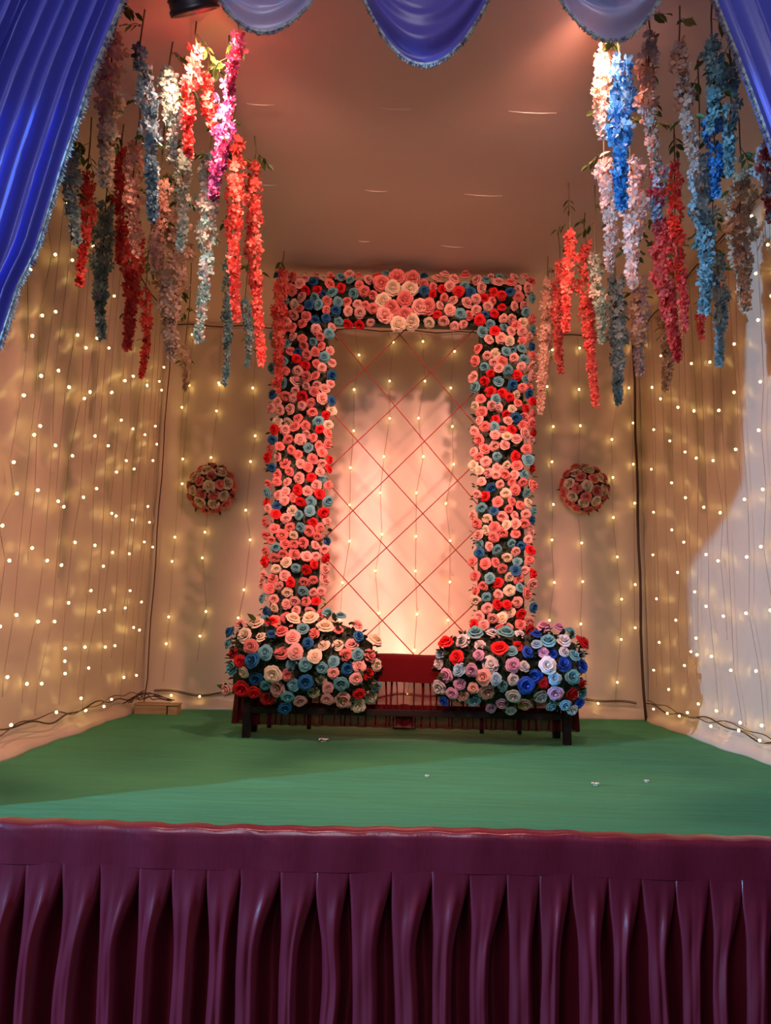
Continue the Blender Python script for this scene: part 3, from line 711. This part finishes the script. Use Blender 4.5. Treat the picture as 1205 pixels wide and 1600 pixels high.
# ------------------------------------------------------------------ hanging wisteria
PAL = dict(
 coral=[((0.82,0.17,0.13),5),((0.86,0.27,0.20),2),((0.72,0.08,0.07),2)],
 red=[((0.74,0.09,0.07),5),((0.80,0.15,0.12),2),((0.56,0.04,0.04),2)],
 pinkred=[((0.70,0.08,0.16),4),((0.72,0.16,0.40),4)],
 magenta=[((0.52,0.12,0.38),5),((0.60,0.25,0.55),3),((0.50,0.05,0.15),2)],
 aqua=[((0.26,0.50,0.50),5),((0.42,0.62,0.60),3),((0.14,0.36,0.40),2)],
 aqua_white=[((0.30,0.58,0.56),5),((0.68,0.72,0.64),4),((0.70,0.50,0.46),1)],
 mint=[((0.42,0.62,0.50),5),((0.74,0.76,0.62),4),((0.28,0.48,0.44),2)],
 mint_dull=[((0.32,0.44,0.38),5),((0.60,0.66,0.54),3),((0.18,0.32,0.32),3)],
 slate=[((0.15,0.27,0.32),5),((0.24,0.38,0.42),3),((0.09,0.17,0.23),2)],
 peach=[((0.80,0.52,0.38),5),((0.84,0.62,0.48),3),((0.70,0.40,0.28),2)],
 cream=[((0.66,0.52,0.36),5),((0.74,0.60,0.44),3),((0.52,0.38,0.24),2)],
 teal=[((0.28,0.46,0.45),5),((0.40,0.58,0.55),3),((0.18,0.34,0.35),2)],
 tan=[((0.62,0.46,0.30),5),((0.70,0.54,0.36),3),((0.48,0.34,0.20),2)],
 peach_white=[((0.84,0.58,0.46),5),((0.84,0.70,0.60),4)],
 blue=[((0.06,0.32,0.68),5),((0.14,0.44,0.78),3),((0.03,0.18,0.46),2)],
 cream_white=[((0.80,0.72,0.58),5),((0.80,0.55,0.46),3)],
 peach_dull=[((0.66,0.40,0.28),4),((0.58,0.50,0.46),3),((0.48,0.30,0.22),2)],
 teal_dull=[((0.17,0.33,0.35),5),((0.26,0.44,0.46),3),((0.10,0.22,0.25),2)],
 bluegrey_red=[((0.36,0.44,0.54),5),((0.62,0.07,0.07),4)],
 slate_teal=[((0.24,0.40,0.44),5),((0.36,0.52,0.54),3),((0.14,0.28,0.32),2)],
 lilac_cream=[((0.56,0.46,0.56),3),((0.66,0.52,0.38),5)],
 white_red=[((0.60,0.64,0.66),6),((0.55,0.07,0.06),3)])
GL = [
(-0.98, 4.25, 3.9, -0.89, 2.68, 0.055, 'coral', 'coral garland with bright stem, left of a thinner coral one'),
(-0.91, 4.55, 3.9, -0.79, 2.53, 0.051, 'coral', 'slimmer coral garland hanging lowest beside the left column'),
(-0.9, 6.1, 3.92, -0.91, 2.83, 0.063, 'coral', 'coral garland draped against the left column of the arch'),
(-1.2, 5.35, 3.72, -1.19, 2.64, 0.037, 'aqua', 'thin aqua garland ending lowest left of the arch'),
(-1.11, 4.24, 3.72, -1.11, 2.55, 0.055, 'aqua_white', 'pale aqua and white garland with the largest mint blooms'),
(-0.91, 3.69, 3.82, -0.93, 3.13, 0.054, 'magenta', 'magenta and violet garland under the pale left swag'),
(-0.8, 3.39, 3.87, -0.8, 3.51, 0.029, 'pinkred', 'pink red garland touching the fringe of the left swag'),
(-1.07, 3.6, 3.97, -1.07, 3.33, 0.041, 'red', 'bright red garland directly below the round black spotlight'),
(-1.04, 3.79, 3.93, -1.0, 3.6, 0.039, 'red', 'short red garland between the magenta and red ones'),
(-1.24, 4.13, 3.72, -1.23, 3.06, 0.046, 'mint', 'mint and white garland beside dark green leaves'),
(-1.24, 3.75, 3.94, -1.2, 3.39, 0.049, 'mint_dull', 'dull mint garland below the glowing leaf sprig'),
(-1.33, 3.53, 3.87, -1.19, 2.91, 0.046, 'slate', 'slate blue garland left of the black spotlight'),
(-1.46, 4.38, 3.67, -1.44, 3.06, 0.064, 'peach', 'peach garland above the wide cream cluster'),
(-1.43, 4.61, 3.52, -1.38, 2.56, 0.124, 'cream', 'wide cream garland, bulkiest on the left side'),
(-1.56, 4.17, 3.77, -1.52, 3.05, 0.051, 'peach', 'peach garland next to a red one, mid left'),
(-1.76, 4.47, 3.94, -1.72, 3.14, 0.039, 'red', 'narrow red garland left of the peach one'),
(-1.75, 4.8, 3.62, -1.74, 2.69, 0.075, 'red', 'full red garland hanging in front of the left wall'),
(-1.86, 5.48, 3.42, -1.85, 2.72, 0.038, 'red', 'small red garland, lowest on the left wall side'),
(-1.95, 4.41, 3.72, -1.91, 2.95, 0.042, 'red', 'red garland near the left curtain'),
(-1.94, 4.69, 3.67, -1.87, 2.72, 0.069, 'teal', 'thick teal garland between two red ones near the left curtain'),
(-1.96, 4.21, 3.72, -1.9, 3.15, 0.055, 'teal', 'teal garland closest to the left curtain fringe'),
(-1.43, 3.41, 3.87, -1.42, 3.01, 0.065, 'tan', 'tan straw coloured garland behind the left curtain top'),
(-1.78, 6.36, 3.32, -1.76, 2.9, 0.039, 'cream', 'thin cream garland end against the back wall at left'),
(-1.11, 5.61, 3.42, -1.07, 2.88, 0.034, 'aqua', 'thin aqua garland peeking out behind the coral pair'),
(1.42, 6.06, 3.9, 1.35, 2.7, 0.068, 'peach', 'peach garland closest to the right column of the arch'),
(1.32, 4.97, 3.73, 1.29, 2.96, 0.047, 'coral', 'upper coral garland right of the arch'),
(1.41, 5.65, 3.82, 1.41, 2.92, 0.054, 'coral', 'coral garland hanging just behind the upper right coral one'),
(1.55, 5.36, 3.87, 1.59, 2.55, 0.06, 'coral', 'long coral garland with dark red tip right of the arch'),
(1.52, 4.99, 3.58, 1.53, 2.9, 0.047, 'mint', 'mint garland beside the long coral one'),
(1.3, 4.05, 3.67, 1.32, 2.98, 0.053, 'peach_white', 'peach white garland, narrower of the bright right pair'),
(1.37, 3.82, 3.5, 1.37, 2.77, 0.066, 'peach_white', 'peach white garland, wider of the bright right pair'),
(1.21, 3.49, 3.87, 1.2, 3.02, 0.063, 'blue', 'large bright blue garland below the pale right swag'),
(1.15, 3.61, 4.02, 1.15, 3.5, 0.047, 'cream_white', 'cream white garland glowing beneath the pale right swag'),
(1.32, 3.38, 3.92, 1.33, 3.13, 0.044, 'peach_dull', 'peach and grey garland right of the large blue one'),
(1.5, 3.4, 3.92, 1.52, 3.15, 0.044, 'peach_dull', 'dull peach garland on a curved stem near the right curtain'),
(1.64, 3.33, 3.87, 1.6, 3.37, 0.046, 'teal_dull', 'dull teal garland at the top beside the right curtain'),
(1.76, 3.66, 3.67, 1.78, 3.21, 0.048, 'blue', 'short bright blue garland near the right curtain'),
(1.76, 3.42, 3.82, 1.73, 3.17, 0.036, 'teal_dull', 'slim dull teal garland against the right curtain fringe'),
(1.51, 3.81, 3.47, 1.51, 3.12, 0.049, 'bluegrey_red', 'short blue grey and red garland, mid right'),
(1.82, 4.56, 3.57, 1.9, 2.63, 0.075, 'red', 'full red garland, thickest on the right side'),
(1.83, 4.3, 3.86, 1.83, 2.7, 0.041, 'red', 'slim long red garland right of the full red one'),
(1.75, 3.76, 3.51, 1.72, 2.6, 0.059, 'slate_teal', 'tall slate teal garland beside the slim red one'),
(2.32, 4.83, 3.52, 2.32, 2.72, 0.054, 'slate_teal', 'slate teal garland hanging lowest near the right wall'),
(1.84, 5.55, 3.67, 1.85, 2.63, 0.082, 'slate_teal', 'slate teal garland, low between coral and lilac ones'),
(1.87, 5.14, 3.45, 1.87, 2.73, 0.071, 'lilac_cream', 'lilac and cream garland before the right rear corner'),
(2.36, 5.18, 3.37, 2.35, 3.05, 0.031, 'red', 'tiny red garland tip under the tall slate teal one'),
(2.22, 4.24, 3.72, 2.18, 2.83, 0.092, 'tan', 'wide tan garland in front of the right wall'),
(2.26, 4.01, 3.77, 2.24, 3.29, 0.059, 'white_red', 'white and red garland at the right picture edge'),
(2.23, 5.51, 3.42, 2.21, 2.76, 0.062, 'tan', 'thin tan garland low before the right wall')]
lm = MB(); leaf_to(lm, (0,0,0), (0,1,0), 0, 1.0); LEAF = lm.mesh('leaf', 'leaf')
def garland(x, y, zt, xb, zb, wr, pal, label, seed):
    rd = random.Random(seed); wr *= 1.14
    root = empty('wisteria_garland', (x, y, ZC-0.01), label, 'garland', 'wisteria garlands hanging from the ceiling')
    L = zt-zb; sway = rd.uniform(-0.03, 0.03)
    def axis(t):  # t 0 at flower top .. 1 at tip
        return Vector((x+(xb-x)*t + 0.012*math.sin(5*t+seed), y + 0.015*math.sin(4*t+seed*2), zt-L*t))
    m = MB(); top = Vector((x, y, ZC-0.005)); n = 8
    pts = [top, top.lerp(axis(0), 0.5)+Vector((sway*0.5, 0, 0))] + [axis(i/n*0.97) for i in range(n+1)]
    m.tube([local(root, p) for p in pts], [0.0045]*3+[0.004]*(n)+[0.002], 5)
    leaves = []
    stemL = max(0.05, ZC-zt)
    for k in range(2 if stemL > 0.3 else 1):      # leaf sprigs on the bare stem
        f = rd.uniform(0.15, 0.55) if k == 0 else rd.uniform(0.5, 0.9)
        p = top.lerp(axis(0), f); a = rd.uniform(0, 6.28)
        tip = p + Vector((math.cos(a)*0.09, math.sin(a)*0.09, -0.07))
        m.tube([local(root, p), local(root, (p+tip)/2+Vector((0,0,0.012))), local(root, tip)], 0.002, 4)
        for j in range(5):
            q = p.lerp(tip, 0.35+0.65*(j//2)/2); sd = (-1 if j % 2 else 1) if j < 4 else 0
            leaves.append((q, Vector((math.cos(a+sd*1.1), math.sin(a+sd*1.1), -0.75)), rd.uniform(0.055, 0.080)))
    for k in range(3):
        t = rd.uniform(0.05, 0.75); a = rd.uniform(0, 6.28); p = axis(t)+Vector((math.cos(a)*wr*0.7, math.sin(a)*wr*0.7, 0))
        leaves.append((p, Vector((math.cos(a), math.sin(a), -0.5)), rd.uniform(0.05, 0.075)))
    m.build('stem', 'stem', root)
    for p, d, s in leaves:
        o = link('leaf', LEAF, root); o.location = local(root, p); o.rotation_mode = 'QUATERNION'
        o.rotation_quaternion = d.normalized().to_track_quat('Y', 'Z') @ Quaternion((0,1,0), rd.uniform(-0.8, 0.8)); o.scale = (s,)*3
    mb = MB(); N = int(2*PI*wr*L/0.00165)+20
    tips = rd.randint(2, 3)
    for i in range(N):
        t = rd.random()**0.92
        prof = (0.62+0.38*math.sin(PI*min(1, t*1.6))) * (1 if t < 0.55 else max(0.22, 1-(t-0.55)/0.45*0.85)) * (0.82+0.30*math.sin(t*L*30+seed))
        a = rd.uniform(0, 2*PI); rr = wr*prof*rd.uniform(0.45, 1.05)
        c = axis(t) + Vector((math.cos(a)*rr, math.sin(a)*rr, rd.uniform(-0.01, 0.01)))
        nrm = Vector((math.cos(a), math.sin(a), rd.uniform(-0.9, 0.3))).normalized()
        q = nrm.to_track_quat('Z', 'Y') @ Quaternion((0,0,1), rd.uniform(0, 6.28))
        s = rd.uniform(0.020, 0.031)*(0.85+0.3*min(1, wr/0.07)); col = pick(rd, PAL[pal]); jj = rd.uniform(0.85, 1.15); col = tuple(min(1, ch*jj) for ch in col)
        np_ = 4
        for k in range(np_):
            b = 2*PI*k/np_ + rd.uniform(-0.25, 0.25); lift = rd.uniform(0.1, 0.75)
            pv = [(0,0,0), (0.68*math.cos(b-0.62), 0.68*math.sin(b-0.62), 0.25*lift), (math.cos(b-0.25), math.sin(b-0.25), lift*0.7), (math.cos(b+0.25), math.sin(b+0.25), lift*0.85), (0.68*math.cos(b+0.62), 0.68*math.sin(b+0.62), 0.3*lift)]
            mb.add([local(root, c + q @ (Vector(v)*s)) for v in pv], [(0,1,2),(0,2,3),(0,3,4)], col)
    o = mb.build('blossoms', 'blossom', root); tag(o, kind='stuff')
for i, g in enumerate(GL): garland(*g, i+1)

# ------------------------------------------------------------------ small things on the stage floor
wb = empty('wooden_block', (-2.05, 7.20, 0.0), 'pale wooden block on the carpet in the left rear corner', 'wooden block')
m = MB(); m.bbox((-0.20, -0.06, 0.0), (0.10, 0.10, 0.085), 0.006); m.bbox((0.112, -0.055, 0.0), (0.20, 0.10, 0.080), 0.006); m.build('plank', 'lightwood', wb)
m = MB(); m.bbox((-0.205, -0.065, 0.085), (0.205, 0.105, 0.100), 0.004); m.build('top_board', 'lightwood', wb)
for i, (x, y, s, lab) in enumerate([(0.32, 4.55, 0.012, 'tiny white paper scrap on the green carpet near the stage centre'), (1.28, 4.42, 0.020, 'white paper scrap on the green carpet towards the right'), (1.62, 4.55, 0.014, 'small pale paper scrap on the carpet at the far right'), (-0.38, 5.80, 0.035, 'crumpled white paper lying before the low table')]):
    m = MB(); rd = random.Random(i)
    m.grid(lambda u, v: (x+s*(u-0.5)*2, y+s*(v-0.5)*1.6, 0.006+s*0.5*abs(math.sin(5*u+3*v+i))), 4, 4)
    m.box((x-s*0.6, y-s*0.5, 0.0), (x+s*0.6, y+s*0.5, 0.004))
    tag(m.build('paper_scrap', 'paper'), lab, 'paper scrap')
